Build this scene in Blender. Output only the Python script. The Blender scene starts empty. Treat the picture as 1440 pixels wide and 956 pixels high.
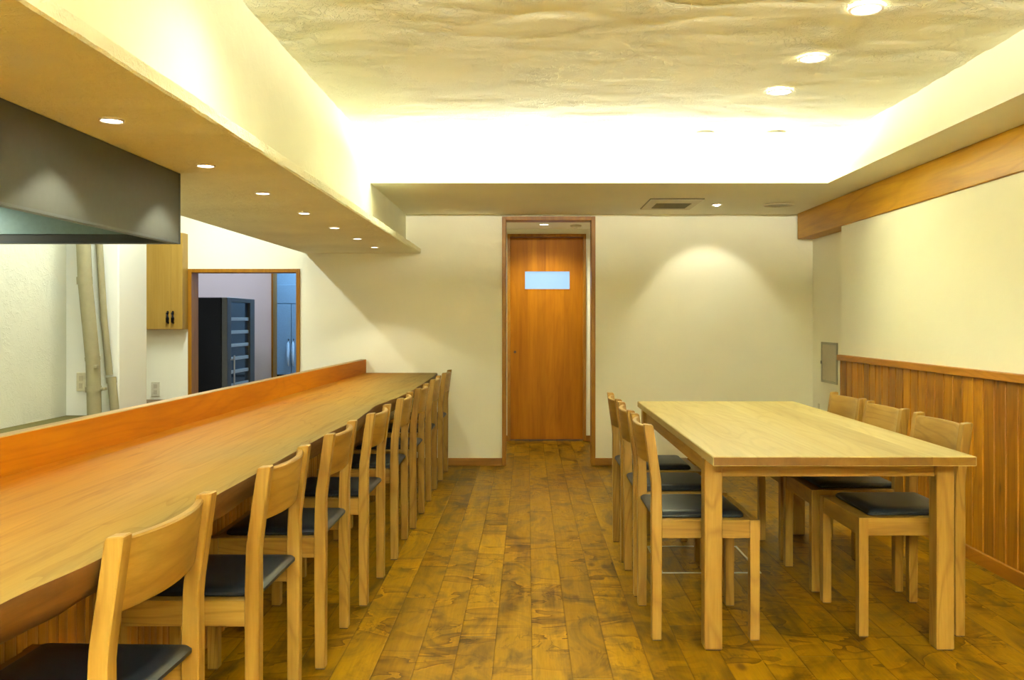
import bpy, bmesh, math, random
from mathutils import Vector, Matrix, noise
random.seed(7)
PI = math.pi
S = bpy.context.scene
COL = S.collection

# ------------------------------------------------------------------ materials
def lin(r, g, b):
    def f(c):
        c /= 255.0
        return c / 12.92 if c <= 0.04045 else ((c + 0.055) / 1.055) ** 2.4
    return (f(r), f(g), f(b), 1.0)

class NT:
    def __init__(self, name):
        self.m = bpy.data.materials.new(name)
        self.m.use_nodes = True
        self.n = self.m.node_tree.nodes
        self.l = self.m.node_tree.links
        self.bsdf = self.n['Principled BSDF']
    def add(self, t, **kw):
        nd = self.n.new(t)
        for k, v in kw.items():
            setattr(nd, k, v)
        return nd
    def link(self, a, b):
        self.l.new(a, b)
    def coords(self, jitter=True):
        tc = self.add('ShaderNodeTexCoord')
        if not jitter:
            return tc.outputs['Object']
        oi = self.add('ShaderNodeObjectInfo')
        mul = self.add('ShaderNodeVectorMath', operation='SCALE')
        cmb = self.add('ShaderNodeCombineXYZ')
        m1 = self.add('ShaderNodeMath', operation='MULTIPLY'); m1.inputs[1].default_value = 17.0
        m2 = self.add('ShaderNodeMath', operation='MULTIPLY'); m2.inputs[1].default_value = 31.0
        self.link(oi.outputs['Random'], m1.inputs[0]); self.link(oi.outputs['Random'], m2.inputs[0])
        self.link(m1.outputs[0], cmb.inputs[0]); self.link(m2.outputs[0], cmb.inputs[1]); self.link(m1.outputs[0], cmb.inputs[2])
        add = self.add('ShaderNodeVectorMath', operation='ADD')
        self.link(tc.outputs['Object'], add.inputs[0]); self.link(cmb.outputs[0], add.inputs[1])
        return add.outputs[0]
    def mapping(self, vec, scale=(1, 1, 1), loc=(0, 0, 0)):
        mp = self.add('ShaderNodeMapping')
        mp.inputs['Scale'].default_value = scale
        mp.inputs['Location'].default_value = loc
        self.link(vec, mp.inputs['Vector'])
        return mp.outputs[0]
    def noise(self, vec, scale=5, detail=4, rough=0.55, dist=0.0):
        nz = self.add('ShaderNodeTexNoise')
        nz.inputs['Scale'].default_value = scale
        nz.inputs['Detail'].default_value = detail
        nz.inputs['Roughness'].default_value = rough
        nz.inputs['Distortion'].default_value = dist
        self.link(vec, nz.inputs['Vector'])
        return nz.outputs['Fac']
    def ramp(self, fac, stops):
        r = self.add('ShaderNodeValToRGB')
        e = r.color_ramp.elements
        while len(e) < len(stops):
            e.new(0.5)
        for i, (p, c) in enumerate(stops):
            e[i].position = p
            e[i].color = c
        self.link(fac, r.inputs['Fac'])
        return r.outputs['Color']
    def mix(self, a, b, fac, blend='MIX'):
        m = self.add('ShaderNodeMix', data_type='RGBA', blend_type=blend)
        for s, v in ((m.inputs[0], fac), (m.inputs[6], a), (m.inputs[7], b)):
            if isinstance(v, (int, float, tuple)):
                s.default_value = v
            else:
                self.link(v, s)
        return m.outputs[2]
    def math(self, op, a, b=None):
        m = self.add('ShaderNodeMath', operation=op)
        for s, v in ((m.inputs[0], a), (m.inputs[1], b)):
            if v is None:
                continue
            if isinstance(v, (int, float)):
                s.default_value = v
            else:
                self.link(v, s)
        return m.outputs[0]
    def bump(self, h, strength=0.3, dist=0.01, prev=None):
        b = self.add('ShaderNodeBump')
        b.inputs['Strength'].default_value = strength
        b.inputs['Distance'].default_value = dist
        self.link(h, b.inputs['Height'])
        if prev is not None:
            self.link(prev, b.inputs['Normal'])
        return b.outputs[0]
    def finish(self, color=None, rough=None, normal=None, metal=None, spec=None):
        B = self.bsdf.inputs
        for key, v in (('Base Color', color), ('Roughness', rough), ('Metallic', metal), ('Specular IOR Level', spec)):
            if v is None:
                continue
            if isinstance(v, (int, float, tuple)):
                B[key].default_value = v
            else:
                self.link(v, B[key])
        if normal is not None:
            self.link(normal, B['Normal'])
        return self.m

def wood(name, c_dark, c_mid, c_light, axis='y', scale=1.0, rough=0.42, stretch=14.0, ring=0.35,
         board=None, tint=0.25, bump=0.12, spec=0.3, jitter=True, knots=0.0):
    """streaky timber, grain along axis; board=(axis index, width) gives each glued stave its own tint"""
    t = NT(name)
    vec = t.coords(jitter)
    k = {'x': 0, 'y': 1, 'z': 2}[axis]
    def sc(a, b):
        s = [a, a, a]; s[k] = b
        return tuple(s)
    bt = None
    if board:
        sep = t.add('ShaderNodeSeparateXYZ'); t.link(vec, sep.inputs[0])
        q = t.math('FLOOR', t.math('DIVIDE', sep.outputs[board[0]], board[1]))
        wn = t.add('ShaderNodeTexWhiteNoise', noise_dimensions='1D'); t.link(q, wn.inputs['W'])
        bt = wn.outputs['Value']
        cmb = t.add('ShaderNodeCombineXYZ')
        sh = t.math('MULTIPLY', bt, 23.0)
        t.link(sh, cmb.inputs[0]); t.link(sh, cmb.inputs[1]); t.link(sh, cmb.inputs[2])
        ad = t.add('ShaderNodeVectorMath', operation='ADD'); t.link(vec, ad.inputs[0]); t.link(cmb.outputs[0], ad.inputs[1])
        vec = ad.outputs[0]
    streak = t.noise(t.mapping(vec, sc(14 * scale, 14 * scale / stretch)), 1.0, 5, 0.6, 0.4)
    broad = t.noise(t.mapping(vec, sc(4 * scale, 4 * scale / (stretch * .6))), 1.0, 3, 0.5, 0.6)
    fine = t.noise(t.mapping(vec, sc(120 * scale, 5 * scale)), 1.0, 3, 0.6)
    # growth rings: bands of a slowly warped field
    fld = t.noise(t.mapping(vec, sc(3.2 * scale, 0.45 * scale)), 1.0, 2, 0.45, 0.3)
    rg = t.math('FRACT', t.math('MULTIPLY', fld, 16.0))
    rg = t.math('ABSOLUTE', t.math('SUBTRACT', rg, 0.5))
    base = t.ramp(streak, [(0.28, c_dark), (0.5, c_mid), (0.74, c_light)])
    base = t.mix(base, t.ramp(broad, [(0.3, c_dark), (0.6, c_light)]), 0.35)
    rings = t.ramp(rg, [(0.0, (0.62, 0.55, 0.45, 1)), (0.22, (1, 1, 1, 1))])
    base = t.mix(base, rings, ring, 'MULTIPLY')
    fib = t.ramp(fine, [(0.3, (0.86, 0.84, 0.8, 1)), (0.6, (1, 1, 1, 1))])
    base = t.mix(base, fib, 0.6, 'MULTIPLY')
    if bt is not None:
        tc = t.ramp(bt, [(0.0, (1 - tint * 1.4, 1 - tint * 1.6, 1 - tint * 1.9, 1)), (1.0, (1.0, 1.0, 1.0, 1))])
        base = t.mix(base, tc, 1.0, 'MULTIPLY')
    if knots:
        vo = t.add('ShaderNodeTexVoronoi', feature='F1'); vo.inputs['Scale'].default_value = 1.0
        t.link(t.mapping(vec, sc(10.0, 2.6)), vo.inputs['Vector'])
        kn = t.ramp(vo.outputs['Distance'], [(0.0, (1, 1, 1, 1)), (0.05, (0.9, 0.9, 0.9, 1)), (0.10, (0.25, 0.25, 0.25, 1)), (0.24, (0, 0, 0, 1))])
        base = t.mix(base, tuple(c * 0.28 for c in c_dark[:3]) + (1,), t.math('MULTIPLY', kn, knots))
    nrm = t.bump(fine, bump, 0.002)
    return t.finish(base, rough, nrm, spec=spec)

def plain(name, col, rough=0.5, metal=0.0, bump=0.0, bscale=60, spec=0.5):
    t = NT(name)
    v = t.coords(False)
    n = t.noise(v, bscale, 4)
    dk = tuple(c * 0.92 for c in col[:3]) + (1,)
    c = t.ramp(n, [(0.35, dk), (0.65, col)])
    return t.finish(c, rough, t.bump(n, bump, 0.004) if bump else None, metal, spec)

def plaster(name, col, trowel=0.35, crackle=0.0, blotch=0.06, rough=0.85, scale=1.0):
    t = NT(name)
    v = t.coords(False)
    big = t.noise(v, 1.3 * scale, 3, 0.5, 0.3)
    mid = t.noise(v, 9 * scale, 5, 0.6, 0.8)
    fine = t.noise(v, 70 * scale, 4, 0.6)
    lo = tuple(c * (1 - blotch * 2) for c in col[:3]) + (1,)
    base = t.ramp(big, [(0.3, lo), (0.65, col)])
    n1 = t.bump(mid, trowel, 0.012)
    n2 = t.bump(fine, trowel * 0.6, 0.003, n1)
    if crackle:
        w = t.add('ShaderNodeVectorMath', operation='ADD')
        nzv = t.add('ShaderNodeTexNoise'); nzv.inputs['Scale'].default_value = 5; nzv.inputs['Detail'].default_value = 5
        t.link(v, nzv.inputs['Vector'])
        sc = t.add('ShaderNodeVectorMath', operation='SCALE'); sc.inputs['Scale'].default_value = 0.6
        t.link(nzv.outputs['Color'], sc.inputs[0]); t.link(v, w.inputs[0]); t.link(sc.outputs[0], w.inputs[1])
        vo = t.add('ShaderNodeTexVoronoi', feature='DISTANCE_TO_EDGE'); vo.inputs['Scale'].default_value = 19
        t.link(w.outputs[0], vo.inputs['Vector'])
        ridge = t.ramp(vo.outputs['Distance'], [(0.0, (1, 1, 1, 1)), (0.08, (0, 0, 0, 1))])
        mask = t.ramp(t.noise(v, 4.5, 4), [(0.42, (0, 0, 0, 1)), (0.6, (1, 1, 1, 1))])
        rid = t.mix((0, 0, 0, 1), ridge, mask)
        n2 = t.bump(rid, crackle, 0.009, n2)
    return t.finish(base, rough, n2, spec=0.25)

def emit(name, col, strength):
    t = NT(name)
    t.bsdf.inputs['Base Color'].default_value = col
    t.bsdf.inputs['Emission Color'].default_value = col
    t.bsdf.inputs['Emission Strength'].default_value = strength
    return t.m

def floor_material():
    t = NT('stained_pine_planks')
    v = t.coords(False)
    sep = t.add('ShaderNodeSeparateXYZ'); t.link(v, sep.inputs[0])
    W = 0.134
    u = t.math('DIVIDE', t.math('ADD', sep.outputs[0], 10.035), W)
    row = t.math('FLOOR', u)
    wn = t.add('ShaderNodeTexWhiteNoise', noise_dimensions='1D'); t.link(row, wn.inputs['W'])
    yy = t.math('ADD', t.math('DIVIDE', sep.outputs[1], 1.82), t.math('MULTIPLY', wn.outputs['Value'], 7.0))
    brd = t.math('FLOOR', yy)
    idx = t.math('ADD', t.math('MULTIPLY', row, 13.37), t.math('MULTIPLY', brd, 7.77))
    wb = t.add('ShaderNodeTexWhiteNoise', noise_dimensions='1D'); t.link(idx, wb.inputs['W'])
    # seams
    fu = t.math('FRACT', u); fy = t.math('FRACT', yy)
    du = t.math('MINIMUM', fu, t.math('SUBTRACT', 1.0, fu))
    dy = t.math('MULTIPLY', t.math('MINIMUM', fy, t.math('SUBTRACT', 1.0, fy)), 1.82 / W)
    seam = t.math('MINIMUM', du, dy)
    # per board offset
    cmb = t.add('ShaderNodeCombineXYZ')
    off = t.math('MULTIPLY', wb.outputs['Value'], 41.0)
    t.link(off, cmb.inputs[0]); t.link(off, cmb.inputs[1]); t.link(off, cmb.inputs[2])
    ad = t.add('ShaderNodeVectorMath', operation='ADD'); t.link(v, ad.inputs[0]); t.link(cmb.outputs[0], ad.inputs[1])
    p = ad.outputs[0]
    streak = t.noise(t.mapping(p, (22, 1.6, 1)), 1.0, 5, 0.6, 0.5)
    blot = t.noise(t.mapping(p, (5, 2.6, 1)), 1.0, 5, 0.62, 1.2)
    fine = t.noise(t.mapping(p, (160, 7, 1)), 1.0, 3, 0.6)
    # whorls: bands that run across the board, only where a mask lets them
    wv = t.noise(t.mapping(p, (5.5, 3.2, 1)), 1.0, 4, 0.55, 1.6)
    band = t.math('ABSOLUTE', t.math('SUBTRACT', wv, 0.5))
    saw = t.math('FRACT', t.math('MULTIPLY', t.noise(t.mapping(p, (2.4, 5.2, 1), (6, 2, 0)), 1.0, 3, 0.5, 0.9), 4.0))
    chat = t.ramp(saw, [(0.0, (0.36, 0.28, 0.18, 1)), (0.09, (0.64, 0.57, 0.46, 1)), (0.34, (0.98, 0.97, 0.96, 1)), (0.86, (1.0, 1.0, 1.0, 1)), (0.97, (1.22, 1.18, 1.1, 1))])
    cmask = t.ramp(t.noise(t.mapping(p, (1.6, 1.9, 1), (2, 8, 0)), 1.0, 3), [(0.40, (0, 0, 0, 1)), (0.54, (1, 1, 1, 1))])
    wh = t.ramp(band, [(0.0, (1, 1, 1, 1)), (0.022, (0, 0, 0, 1))])
    wm = t.ramp(t.noise(t.mapping(p, (1.1, 3.4, 1), (3, 5, 0)), 1.0, 3), [(0.53, (0, 0, 0, 1)), (0.62, (1, 1, 1, 1))])
    wh = t.mix((0, 0, 0, 1), wh, wm)
    vo = t.add('ShaderNodeTexVoronoi', feature='F1'); vo.inputs['Scale'].default_value = 1.0
    t.link(t.mapping(p, (4.0, 2.0, 1)), vo.inputs['Vector'])
    knot = t.ramp(vo.outputs['Distance'], [(0.0, (1, 1, 1, 1)), (0.04, (0.9, 0.9, 0.9, 1)), (0.09, (0, 0, 0, 1))])
    base = t.ramp(streak, [(0.25, lin(84, 54, 0)), (0.5, lin(124, 90, 2)), (0.75, lin(162, 123, 16))])
    base = t.mix(base, t.ramp(blot, [(0.32, lin(44, 26, 0)), (0.54, lin(172, 131, 10))]), 0.55)
    base = t.mix(base, t.ramp(fine, [(0.3, (0.8, 0.77, 0.72, 1)), (0.6, (1, 1, 1, 1))]), 0.7, 'MULTIPLY')
    base = t.mix(base, t.ramp(wb.outputs['Value'], [(0.0, (0.74, 0.70, 0.66, 1)), (1.0, (1.06, 1.03, 1.0, 1))]), 1.0, 'MULTIPLY')
    base = t.mix(base, chat, t.math('MULTIPLY', cmask, 1.0), 'MULTIPLY')
    base = t.mix(base, lin(62, 34, 6), t.math('MULTIPLY', wh, 0.6))
    base = t.mix(base, lin(70, 36, 14), t.math('MULTIPLY', knot, 0.8))
    sm = t.ramp(seam, [(0.0, (0.5, 0.44, 0.36, 1)), (0.014, (0.82, 0.8, 0.78, 1)), (0.03, (1, 1, 1, 1))])
    base = t.mix(base, sm, 1.0, 'MULTIPLY')
    h = t.ramp(seam, [(0.0, (0, 0, 0, 1)), (0.03, (1, 1, 1, 1))])
    nrm = t.bump(h, 0.4, 0.003)
    nrm = t.bump(fine, 0.1, 0.002, nrm)
    rg = t.ramp(blot, [(0.3, (0.36, 0.36, 0.36, 1)), (0.7, (0.5, 0.5, 0.5, 1))])
    return t.finish(base, rg, nrm, spec=0.12)

M = {}
M['wall'] = plaster('cream_plaster', (0.87, 0.85, 0.69, 1), 0.16, 0, 0.03)
M['wall_rough'] = plaster('rough_cream_plaster', (0.87, 0.85, 0.69, 1), 0.4, 0.0, 0.05)
M['ceiling'] = plaster('trowelled_ceiling_plaster', (0.89, 0.90, 0.71, 1), 0.4, 0.7, 0.04)
M['beam_plaster'] = plaster('beam_plaster', (0.89, 0.90, 0.72, 1), 0.3, 0.0, 0.06)
M['kitchen_wall'] = plaster('white_kitchen_plaster', (0.82, 0.83, 0.79, 1), 0.1, 0, 0.02)
M['kitchen_rough'] = plaster('stippled_kitchen_plaster', (0.68, 0.68, 0.56, 1), 0.35, 0.25, 0.05)
M['lilac'] = plaster('pale_lilac_paint', (0.72, 0.70, 0.74, 1), 0.05, 0, 0.02)
M['floor'] = floor_material()
ash = (lin(128, 91, 30), lin(151, 115, 46), lin(173, 138, 67))
M['ash_z'] = wood('pale_ash_upright', *ash, axis='z', scale=1.6, ring=0.6)
M['ash_x'] = wood('pale_ash_rail', *ash, axis='x', scale=1.6, ring=0.6)
M['ash_y'] = wood('pale_ash_back', *ash, axis='y', scale=1.3, ring=0.5)
M['ash_top'] = wood('pale_ash_staves', lin(174, 150, 92), lin(189, 172, 112), lin(198, 184, 132), axis='y', scale=1.0, ring=0.28,
                    board=(0, 0.15), tint=0.16, jitter=False, rough=0.42)
M['slab'] = wood('golden_slab_timber', lin(176, 116, 34), lin(204, 148, 54), lin(216, 166, 74), axis='y', scale=0.75, ring=0.3,
                 rough=0.5, stretch=18, spec=0.3, jitter=False)
def slab_material():
    t = NT('golden_slab_timber')
    v = t.coords(False)
    sep = t.add('ShaderNodeSeparateXYZ'); t.link(v, sep.inputs[0])
    wob = t.noise(t.mapping(v, (2.0, 0.9, 1)), 1.0, 4, 0.55, 0.6)
    xs = t.math('ADD', sep.outputs[0], t.math('MULTIPLY', t.math('SUBTRACT', wob, 0.5), 0.42))
    fac = t.add('ShaderNodeMapRange'); fac.inputs[1].default_value = -1.40; fac.inputs[2].default_value = -0.74
    t.link(xs, fac.inputs[0])
    base = t.ramp(fac.outputs[0], [(0.0, lin(156, 90, 4)), (0.24, lin(154, 104, 20)), (0.55, lin(148, 110, 42)), (0.8, lin(140, 112, 54)), (1.0, lin(132, 113, 64))])
    streak = t.noise(t.mapping(v, (15, 0.9, 1)), 1.0, 6, 0.66, 1.4)
    base = t.mix(base, t.ramp(streak, [(0.28, (0.66, 0.56, 0.44, 1)), (0.48, (0.96, 0.95, 0.93, 1)), (0.75, (1.1, 1.09, 1.05, 1))]), 0.75, 'MULTIPLY')
    fld = t.noise(t.mapping(v, (2.6, 0.34, 1), (4, 2, 0)), 1.0, 3, 0.5, 0.6)
    rg = t.math('FRACT', t.math('MULTIPLY', fld, 9.0))
    base = t.mix(base, t.ramp(rg, [(0.0, (0.72, 0.62, 0.5, 1)), (0.12, (0.97, 0.96, 0.94, 1)), (1.0, (1, 1, 1, 1))]), 0.5, 'MULTIPLY')
    crack = t.noise(t.mapping(v, (16, 1.7, 1), (9, 1, 0)), 1.0, 3, 0.5, 1.0)
    cm = t.ramp(t.math('ABSOLUTE', t.math('SUBTRACT', crack, 0.5)), [(0.0, (1, 1, 1, 1)), (0.014, (0, 0, 0, 1))])
    mk = t.ramp(t.noise(t.mapping(v, (2.2, 1.1, 1), (1, 7, 0)), 1.0, 2), [(0.58, (0, 0, 0, 1)), (0.66, (1, 1, 1, 1))])
    base = t.mix(base, lin(104, 58, 12), t.math('MULTIPLY', t.mix((0, 0, 0, 1), cm, mk), 0.75))
    fine = t.noise(t.mapping(v, (150, 4, 1)), 1.0, 3, 0.6)
    base = t.mix(base, t.ramp(fine, [(0.3, (0.87, 0.85, 0.8, 1)), (0.6, (1, 1, 1, 1))]), 0.7, 'MULTIPLY')
    return t.finish(base, 0.6, t.bump(fine, 0.1, 0.002), spec=0.06)
M['slab'] = slab_material()
M['bark'] = wood('slab_live_edge', lin(62, 36, 10), lin(96, 60, 20), lin(124, 82, 34), axis='y', scale=1.2, ring=0.5, jitter=False, rough=0.55)
M['upstand'] = wood('orange_board_timber', lin(152, 84, 0), lin(174, 101, 0), lin(188, 116, 2), axis='y', scale=0.9, ring=0.25, jitter=False, rough=0.6, spec=0.12)
M['slat'] = wood('slatted_panel_timber', lin(150, 100, 34), lin(178, 124, 48), lin(196, 146, 64), axis='z', scale=1.5, board=(1, 0.045), tint=0.2, jitter=False)
M['wainscot'] = wood('stained_wainscot_boards', lin(146, 90, 0), lin(186, 122, 4), lin(206, 146, 14), axis='z', scale=1.3, ring=0.5,
                     board=(1, 0.102), tint=0.3, knots=0.8, jitter=False, rough=0.45)
M['cap'] = wood('stained_cap_rail', lin(140, 86, 10), lin(168, 108, 18), lin(186, 126, 30), axis='y', scale=1.2, jitter=False)
M['beam_wood'] = wood('golden_pine_beam', lin(150, 96, 8), lin(184, 132, 16), lin(200, 152, 32), axis='y', scale=0.8, ring=0.4, jitter=False)
M['frame'] = wood('brown_frame_timber', lin(132, 84, 10), lin(156, 102, 16), lin(172, 120, 26), axis='z', scale=1.4, jitter=False)
M['skirt'] = wood('brown_skirting_timber', lin(122, 78, 16), lin(146, 96, 24), lin(164, 114, 36), axis='x', scale=1.4, jitter=False)
M['door'] = wood('cedar_door_veneer', lin(140, 80, 0), lin(170, 104, 2), lin(188, 122, 10), axis='z', scale=0.9, ring=0.2,
                 board=(0, 0.09), tint=0.10, jitter=False, rough=0.5, spec=0.15)
M['cabinet'] = wood('yellow_maple_laminate', lin(160, 124, 50), lin(171, 136, 60), lin(180, 146, 72), axis='z', scale=0.8, ring=0.1, jitter=False)
M['vinyl'] = plain('black_vinyl', (0.007, 0.010, 0.016, 1), 0.42, 0, 0.05, 300, 0.35)
M['hood'] = plain('grey_brushed_steel', (0.058, 0.060, 0.050, 1), 0.6, 0.0, 0.02, 40)
M['hood_in'] = plain('pale_steel_lining', (0.20, 0.29, 0.27, 1), 0.45, 0.3)
M['hood_edge'] = plain('dark_steel_edge', (0.07, 0.08, 0.085, 1), 0.4, 0.5)
M['white_rim'] = plain('white_enamel', (0.78, 0.74, 0.62, 1), 0.4)
M['steel'] = plain('brushed_steel', (0.55, 0.55, 0.52, 1), 0.3, 0.9)
M['black'] = plain('black_enamel', (0.005, 0.006, 0.008, 1), 0.5, 0, 0, 60, 0.2)
M['dark_glass'] = plain('smoked_glass', (0.03, 0.05, 0.07, 1), 0.08, 0, 0, 60, 0.8)
M['dark_grey'] = plain('dark_grey_metal', (0.10, 0.10, 0.09, 1), 0.45, 0.4)
M['shelf'] = plain('bare_shelf_metal', (0.55, 0.58, 0.55, 1), 0.35, 0.3)
M['pipe'] = plain('beige_painted_pipe', (0.32, 0.285, 0.165, 1), 0.55, 0, 0.12, 25)
M['plate'] = plain('ivory_plastic', (0.66, 0.62, 0.46, 1), 0.45)
M['grey_panel'] = plain('warm_grey_panel', (0.52, 0.47, 0.33, 1), 0.55)
M['panel_frame'] = plain('grey_aluminium_trim', (0.34, 0.33, 0.24, 1), 0.45, 0.3)
M['worktop'] = plain('olive_worktop', (0.15, 0.13, 0.045, 1), 0.8, 0, 0, 60, 0.08)
M['fridge_steel'] = plain('blue_grey_steel', (0.40, 0.48, 0.54, 1), 0.35, 0.5)
M['pull'] = plain('pale_pull', (0.75, 0.80, 0.85, 1), 0.3)
M['grille'] = plain('taupe_grille', (0.20, 0.17, 0.09, 1), 0.6)
M['vent'] = plain('cream_vent', (0.68, 0.61, 0.42, 1), 0.55)
M['brown_shelf'] = plain('brown_board', (0.16, 0.09, 0.035, 1), 0.5)
M['foot'] = plain('dark_brown_glide', (0.06, 0.03, 0.015, 1), 0.6)
M['lamp_warm'] = emit('warm_lamp_glow', (1.0, 0.93, 0.76, 1), 6.0)
M['lamp_hall'] = emit('hall_lamp_glow', (1.0, 0.95, 0.82, 1), 6.0)
M['pane'] = emit('lit_frosted_pane', (0.36, 0.61, 0.95, 1), 0.26)
M['pane'].node_tree.nodes['Principled BSDF'].inputs['Base Color'].default_value = (0.05, 0.08, 0.12, 1)

# ------------------------------------------------------------------ mesh helpers
def box(bm, x0, x1, y0, y1, z0, z1, bev=0.0, seg=1, mat=0):
    t = bmesh.new()
    vs = [t.verts.new((x, y, z)) for x in (x0, x1) for y in (y0, y1) for z in (z0, z1)]
    for f in ((0, 1, 3, 2), (4, 6, 7, 5), (0, 4, 5, 1), (2, 3, 7, 6), (0, 2, 6, 4), (1, 5, 7, 3)):
        t.faces.new([vs[i] for i in f])
    if bev > 0:
        bmesh.ops.bevel(t, geom=list(t.edges), offset=bev, segments=seg, affect='EDGES', profile=0.5)
    bmesh.ops.recalc_face_normals(t, faces=list(t.faces))
    for f in t.faces:
        f.material_index = mat
    merge(bm, t)

def merge(bm, t):
    me = bpy.data.meshes.new('tmp')
    t.to_mesh(me); t.free()
    bm.from_mesh(me)
    bpy.data.meshes.remove(me)

def loft(bm, rings, closed=True, caps=True, mat=0):
    """rings: list of equal-length point lists"""
    t = bmesh.new()
    R = [[t.verts.new(p) for p in r] for r in rings]
    n = len(R[0])
    for a, b in zip(R, R[1:]):
        for i in range(n if closed else n - 1):
            j = (i + 1) % n
            t.faces.new((a[i], a[j], b[j], b[i]))
    if caps and closed:
        t.faces.new(R[0]); t.faces.new(list(reversed(R[-1])))
    bmesh.ops.recalc_face_normals(t, faces=list(t.faces))
    for f in t.faces:
        f.material_index = mat
    merge(bm, t)

def prism(bm, poly, axis, a, b, bev=0.0):
    """poly of 2-D points extruded along axis from a to b"""
    def P(u, v, w):
        return {'x': (w, u, v), 'y': (u, w, v), 'z': (u, v, w)}[axis]
    t = bmesh.new()
    A = [t.verts.new(P(u, v, a)) for u, v in poly]
    B = [t.verts.new(P(u, v, b)) for u, v in poly]
    n = len(poly)
    t.faces.new(A); t.faces.new(list(reversed(B)))
    for i in range(n):
        j = (i + 1) % n
        t.faces.new((A[i], B[i], B[j], A[j]))
    bmesh.ops.recalc_face_normals(t, faces=list(t.faces))
    if bev > 0:
        bmesh.ops.bevel(t, geom=list(t.edges), offset=bev, segments=1, affect='EDGES')
    merge(bm, t)

def lathe(bm, prof, c=(0, 0, 0), n=28, mat=0):
    """prof: (r, z) list, spun about z at c"""
    rings = []
    for i in range(n):
        a = 2 * PI * i / n
        rings.append([(c[0] + r * math.cos(a), c[1] + r * math.sin(a), c[2] + z) for r, z in prof])
    rings.append(rings[0])
    t = bmesh.new()
    R = [[t.verts.new(p) for p in r] for r in rings]
    for a, b in zip(R, R[1:]):
        for i in range(len(prof) - 1):
            t.faces.new((a[i], b[i], b[i + 1], a[i + 1]))
    bmesh.ops.remove_doubles(t, verts=list(t.verts), dist=1e-6)
    bmesh.ops.recalc_face_normals(t, faces=list(t.faces))
    for f in t.faces:
        f.material_index = mat
    merge(bm, t)

def tube(bm, pts, r, n=12, mat=0):
    pts = [Vector(p) for p in pts]
    rr = r if isinstance(r, (list, tuple)) else [r] * len(pts)
    rings = []
    for i, p in enumerate(pts):
        d = (pts[min(i + 1, len(pts) - 1)] - pts[max(i - 1, 0)]).normalized()
        up = Vector((0, 0, 1)) if abs(d.z) < 0.9 else Vector((0, 1, 0))
        s = d.cross(up).normalized(); u = s.cross(d)
        rings.append([tuple(p + rr[i] * (math.cos(2 * PI * k / n) * s + math.sin(2 * PI * k / n) * u)) for k in range(n)])
    loft(bm, rings, mat=mat)

def obj(name, bm, mats, parent=None, smooth=False):
    me = bpy.data.meshes.new(name)
    bm.to_mesh(me); bm.free()
    if not isinstance(mats, (list, tuple)):
        mats = [mats]
    for m in mats:
        me.materials.append(m)
    if smooth:
        for p in me.polygons:
            p.use_smooth = True
        me.set_sharp_from_angle(angle=math.radians(38))
    o = bpy.data.objects.new(name, me)
    COL.objects.link(o)
    if parent is not None:
        o.parent = parent
    return o

def part(name, fn, mats, parent=None, smooth=False):
    bm = bmesh.new(); fn(bm)
    return obj(name, bm, mats, parent, smooth)

def boxes(*bs):
    def f(bm):
        for b in bs:
            box(bm, *b)
    return f

def tag(o, label, cat, group=None):
    o['label'] = label; o['category'] = cat
    if group:
        o['group'] = group
    return o

def thing(name, loc, label, cat, group=None, rz=0.0):
    o = bpy.data.objects.new(name, None)
    o.empty_display_size = 0.1
    COL.objects.link(o)
    o.location = loc; o.rotation_euler = (0, 0, rz)
    return tag(o, label, cat, group)

def struct(name, fn, mats, parent=None, smooth=False):
    o = part(name, fn, mats, parent, smooth)
    o['kind'] = 'structure'
    return o

def dup(root, loc, rz, label):
    r = root.copy(); COL.objects.link(r)
    r.location = loc; r.rotation_euler = (0, 0, rz); r['label'] = label
    for ch in list(root.children):
        c = ch.copy(); COL.objects.link(c); c.parent = r
        for g in list(ch.children):
            d = g.copy(); COL.objects.link(d); d.parent = c
    return r

def lamp(name, kind, loc, energy, color, rot=(0, 0, 0), **kw):
    l = bpy.data.lights.new(name, kind)
    l.energy = energy; l.color = color
    for k, v in kw.items():
        setattr(l, k, v)
    o = bpy.data.objects.new(name, l)
    COL.objects.link(o)
    o.location = loc; o.rotation_euler = rot
    return o

# ------------------------------------------------------------------ camera
F = 1250.0
cam = bpy.data.cameras.new('camera')
cam.sensor_width = 36.0
cam.lens = F / 1440 * 36.0
cam.shift_x = -22.0 / 1440
cam.shift_y = -27.0 / 1440
cam.clip_start = 0.05
co = bpy.data.objects.new('camera', cam)
co.location = (0, 0, 1.183); co.rotation_euler = (PI / 2, 0, 0)
COL.objects.link(co); S.camera = co

# key measures (metres): x right, y into the room, z up
YB = 7.27          # back wall
ZC = 2.30          # ceiling
ZS = 2.055         # far soffit
YN = -2.6          # wall behind the camera
HOLE = (-0.209, 0.553, 2.035)     # hall doorway, outer frame
KD = (-2.774, -1.861, 1.607)      # kitchen doorway, outer frame

# ------------------------------------------------------------------ room shell
struct('floor', boxes((-4.3, 2.6, YN - .2, 11.0, -0.12, 0.0)), M['floor'])

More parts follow.
